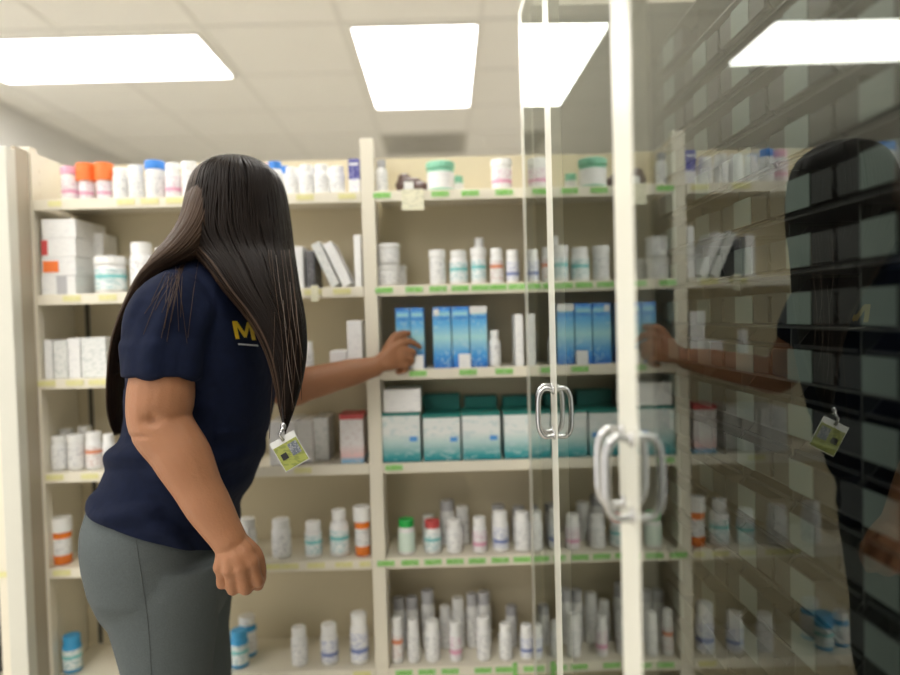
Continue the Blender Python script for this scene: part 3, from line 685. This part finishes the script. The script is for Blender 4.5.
# leggings
b = bmesh.new()
GL = [(470, 108, 244, .155), (485, 94, 242, .165), (500, 84, 240, .178), (515, 78.5, 237, .186), (530, 77.5, 236, .190), (548, 80, 236, .190), (570, 86, 236, .188), (592, 96, 234, .165), (608, 106, 228, .14), (622, 122, 218, .09)]
loft(b, [WL(*l) for l in GL][::-1], 48, 2.2)
for s, Yl in ((-1, 1.272), (1, 1.452)):
    dxx = 0 if s < 0 else .02
    RN = (224, 220, 217, 213)
    def LG(py, L, Rr, hy):
        return WL(py, L, Rr, hy, 1.272)
    top = LG(560, 92, 226, .085); a_ = [LG(585, 93, RN[0], .095), LG(612, 104, RN[1], .093), LG(640, 113, RN[2], .09), LG(675, 123, RN[3], .088)]
    Yl = dmap(Yl)
    if s > 0: top, a_ = [[(q[0] - .022, Yl, q[2], q[3] * .93, q[4] * .96) for q in ls] for ls in ([top], a_)]; top = top[0]
    else: Yl = top[1]
    x0 = a_[-1][0]
    dn = [(x0 + .01, Yl, .47, .075, .080), (x0 + .015, Yl, .43, .068, .068), (x0 + .005, Yl, .36, .060, .058), (x0 - .005, Yl, .22, .048, .045), (x0, Yl, .09, .036, .036), (x0, Yl, .07, .036, .036)]
    loft(b, ([top] + a_ + dn)[::-1], 36, 2.1)
legs = fuse('leggings', b, M_legs, .006, person, smooth=6)
bvh_l = BVHTree.FromPolygons([v.co.copy() for v in legs.data.vertices], [list(p.vertices) for p in legs.data.polygons])
def proj(bv, px, py, off):
    d = (WP(px, py, 1) - CAM).normalized(); h = bv.ray_cast(CAM, d); return h[0] - d * off if h[0] else None
P = [proj(bvh_l, x_, y_, .0008) for x_, y_ in ((136, 540), (139, 560), (142, 580), (145, 600), (148, 625), (150, 650), (152, 690))]
b = bmesh.new(); P, Q = smooth_path([p for p in P if p], [.0006] * 7, 4); tube(b, P, Q, 6); link('seam', b, M_seam, legs, smooth=True)
for Yl, dxx in ((1.272, 0), (1.452, .02)):
    b = bmesh.new(); Yl = dmap(Yl); xx = WP(174, 675, YC).x + .01
    loft(b, [(xx + .055, Yl, .002, .125, .042), (xx + .055, Yl, .025, .128, .044), (xx + .045, Yl, .05, .115, .042), (xx + .01, Yl, .075, .07, .04), (xx, Yl, .095, .045, .04)], 28); link('shoe', b, M_shoe, person, smooth=True)

# print on the chest
bvh = BVHTree.FromPolygons([v.co.copy() for v in shirt.data.vertices], [list(p.vertices) for p in shirt.data.polygons])
def decal(name, polys, material, off=.0015):
    bm = bmesh.new()
    for poly in polys:
        # split quad (4 corners in photo coordinates) into a small grid laid on the cloth
        n1, n2 = 4, 6; a, c, d, e = [Vector(q) for q in poly]; g = []
        for i in range(n1 + 1):
            row = []
            for j in range(n2 + 1):
                s, t_ = i / n1, j / n2; q = (a * (1 - s) + c * s) * (1 - t_) + (e * (1 - s) + d * s) * t_
                h = proj(bvh, q.x, q.y, off); row.append(bm.verts.new(h if h else (0, 0, 0)))
            g.append(row)
        for i in range(n1):
            for j in range(n2): bm.faces.new((g[i][j], g[i + 1][j], g[i + 1][j + 1], g[i][j + 1]))
    o = link(name, bm, material, shirt); return o
Mq = [((232, 321), (235.8, 321), (239.5, 339), (235.7, 339)), ((233, 321), (237, 321), (246.5, 335), (244.5, 338)), ((247, 322), (250.5, 322), (246.5, 338), (243.8, 335)), ((248, 322), (252, 322), (256, 340), (252, 340)), ((258.5, 337), (261, 337), (261.5, 340), (259, 340))]
decal('yellow_lettering', Mq, M_logo)
decal('white_caption', [((238, 343.2), (258, 344.8), (258.2, 346.4), (238.2, 344.8))], M_logow)

# hair: solid masses overlaid with many locks
def PL(py, L, Rr, Y, hy):
    return WL(py, L, Rr, hy, Y, 2.0)
front = [PL(158, 228, 246, 1.345, .02), PL(160, 215, 257, 1.345, .045), PL(165.5, 203, 268, 1.345, .07), PL(175, 192, 279, 1.345, .09), PL(190, 186, 286, 1.345, .102), PL(210, 181.5, 290, 1.342, .108), PL(232, 179, 293, 1.335, .108), PL(250, 188, 295, 1.32, .098), PL(264, 202, 297, 1.295, .09),
         PL(290, 222, 301, 1.265, .08), PL(320, 247, 306.5, 1.235, .058), PL(350, 263, 308, 1.215, .040), PL(380, 272, 304, 1.205, .028), PL(405, 277, 297, 1.20, .020), PL(422, 281, 291, 1.20, .012), PL(434, 284, 286.5, 1.20, .004)]
back = [PL(175, 197, 250, 1.34, .07), PL(200, 185, 250, 1.335, .09), PL(225, 177, 245, 1.33, .10), PL(243, 165, 236, 1.325, .105), PL(258, 152, 222, 1.325, .11), PL(275, 139.5, 190, 1.335, .11), PL(298, 126, 165, 1.355, .105), PL(325, 115, 150, 1.37, .10), PL(350, 109, 142, 1.375, .10), PL(390, 106, 136, 1.38, .095), PL(415, 108, 130, 1.38, .08), PL(434, 114, 124, 1.38, .04)]
b = bmesh.new()
def shrink(lv, k): return [(a, c, d, max(.002, e - k), max(.002, f - k)) for a, c, d, e, f in lv]
loft(b, shrink(front, .006)[::-1], 32); loft(b, shrink(back, .006)[::-1], 28)
hair = fuse('hair', b, M_hair, .005, person, smooth=3)
def locks(lv, n, r_, seed, out=.0, th=None, jit=.25):
    rnd = random.Random(seed); bm = bmesh.new()
    for k in range(n):
        th0 = 2 * math.pi * (k + rnd.random()) / n if th is None else rnd.uniform(*th); ph = rnd.uniform(0, 6); pts = []; rr = rnd.uniform(.7, 1.2) * r_
        lim = len(lv) if rnd.random() < .7 else len(lv) - rnd.randint(1, 2); tw = rnd.uniform(-jit, jit)
        for i, (cx, cy, cz, hx, hy) in enumerate(lv[:lim]):
            t_ = i / (len(lv) - 1); a = th0 + tw * t_ + .03 * math.sin(ph + i * .9)
            pts.append(Vector((cx + (hx - .0035 + out) * math.cos(a), cy + (hy - .0035 + out) * math.sin(a), cz)))
        P, Q = smooth_path(pts, [rr * (.6 + .5 * math.sin(math.pi * min(1, .15 + i / len(pts)))) for i in range(len(pts))], 3)
        Q[-1] = .0003; Q[-2] *= .5
        tube(bm, P, Q, 6)
    return bm
link('hair_locks', locks(front, 420, .0024, 3), M_hair, hair, smooth=True)
link('brown_locks', locks(front, 60, .0022, 8, out=.0004, th=(2.6, 4.1)), M_hair2, hair, smooth=True)  # browner locks paint the highlight on the crown into the hair colour
link('brown_locks', locks(back, 280, .0026, 5), M_hair2, hair, smooth=True)
# fly-away strands over the shoulder and beside the curtain
b = bmesh.new(); rnd = random.Random(11)
for k in range(16):
    x0 = rnd.uniform(172, 200); x1 = rnd.uniform(140, 188); y1 = rnd.uniform(300, 345)
    pts = []
    for i in range(9):
        s = i / 8; qx = x0 + (x1 - x0) * s ** .8; qy = 255 + (y1 - 255) * s
        h = proj(bvh, qx, qy, .003)
        if h: pts.append(h)
    if len(pts) > 3: P, Q = smooth_path(pts, [.0006] * len(pts), 3); tube(b, P, Q, 5)
for k in range(6):
    x0 = rnd.uniform(272, 296); x1 = x0 + rnd.uniform(-12, 10); y1 = rnd.uniform(400, 440)
    P, Q = smooth_path([WP(x0 - 6, 250, 1.235), WP(x0, 300, 1.19), WP((x0 + x1) / 2 + 2, 350, 1.172), WP(x1, y1, 1.18)], [.0006] * 4, 6); tube(b, P, Q, 5)
link('loose_strand', b, M_hair2, hair, smooth=True)
b = bmesh.new()
for x0, y0_, x1, y1 in ((276, 255, 287, 330), (283, 300, 292, 380), (290, 282, 298, 345), (291, 330, 300, 385), (286, 350, 294, 408), (296, 300, 303, 360)):
    P, Q = smooth_path([WP(x0, y0_, 1.185), WP((x0 + x1) / 2 - 1, (y0_ + y1) / 2, 1.165), WP(x1, y1, 1.168)], [.0004, .0006, .0003], 8); tube(b, P, Q, 5)
link('painted_glint', b, M_hair3, hair, smooth=True)  # paler strands paint glints of light into the hair colour

# ID badge hanging at the end of the hair
cA, cB, cC, cD = WP(273, 449, 1.175), WP(295.5, 436, 1.18), WP(302, 460, 1.18), WP(280, 475, 1.175)
ex = (cB - cA); ez = (cD - cA); ex.normalize(); n = ex.cross(ez).normalized(); ez = n.cross(ex).normalized()
if n.y < 0: n = -n
bd = thing('id_badge', (cA + cB) / 2, 'yellow-green ID badge card in clear holder, hanging below the hair tips', 'badge')
Mb = Matrix((ex, n, -ez if ez.z < 0 else ez)).transposed()
Mb4 = Mb.to_4x4()
w = (cB - cA).length / 2; h = ((cD - cA).length + (cC - cB).length) / 2
b = bmesh.new(); box(b, -w - .0015, w + .0015, .0005, .002, -h - .002, .012, Mb4); link('holder', b, M_cardw, bd)
b = bmesh.new(); box(b, -w, w, -.0012, .0004, -h, -.001, Mb4); link('card', b, M_card, bd)
b = bmesh.new(); box(b, w * .1, w * .85, -.002, -.0013, -h * .62, -h * .12, Mb4); link('portrait_patch', b, M_photo, bd)
b = bmesh.new(); box(b, -w * .75, -w * .25, -.002, -.0013, -h * .6, -h * .35, Mb4); link('dark_emblem', b, M_black, bd)
b = bmesh.new(); tube(b, [Mb4 @ Vector((0, 0, .004)), Mb4 @ Vector((0, -.002, .018)), Vector((-.001, 0, .03))], [.0035, .003, .0045], 10); ball(b, Vector((-.001, 0, .032)), (.006, .004, .008)); link('clip', b, M_chrome, bd, smooth=True)
b = bmesh.new(); base = Vector((-.001, 0, .036)); tube(b, [base, base + Vector((-.004, .01, .06)), base + Vector((-.02, .03, .18))], .0012, 6); link('cord', b, M_black, bd)

# ------------------------------------------------------------------ light
w_ = bpy.data.worlds.new('world'); sc.world = w_; w_.use_nodes = True
nt = w_.node_tree; bg = nt.nodes['Background']; bg.inputs[0].default_value = (1, .96, .90, 1)
tc = nt.nodes.new('ShaderNodeTexCoord'); dp = nt.nodes.new('ShaderNodeVectorMath'); dp.operation = 'DOT_PRODUCT'; dp.inputs[1].default_value = (-.85, .35, .25)
mr = nt.nodes.new('ShaderNodeMapRange'); mr.inputs[1].default_value = -.5; mr.inputs[2].default_value = .9; mr.inputs[3].default_value = .4; mr.inputs[4].default_value = 2.4
nt.links.new(tc.outputs['Generated'], dp.inputs[0]); nt.links.new(dp.outputs['Value'], mr.inputs[0]); nt.links.new(mr.outputs[0], bg.inputs[1])
sc.view_settings.view_transform = 'Standard'; sc.view_settings.look = 'None'; sc.view_settings.exposure = 0
sc.cycles.max_bounces = 8; sc.cycles.diffuse_bounces = 4; sc.cycles.glossy_bounces = 4; sc.cycles.transparent_max_bounces = 8
sc.cycles.use_denoising = True; sc.cycles.sample_clamp_indirect = 6; sc.cycles.caustics_reflective = False; sc.cycles.caustics_refractive = False
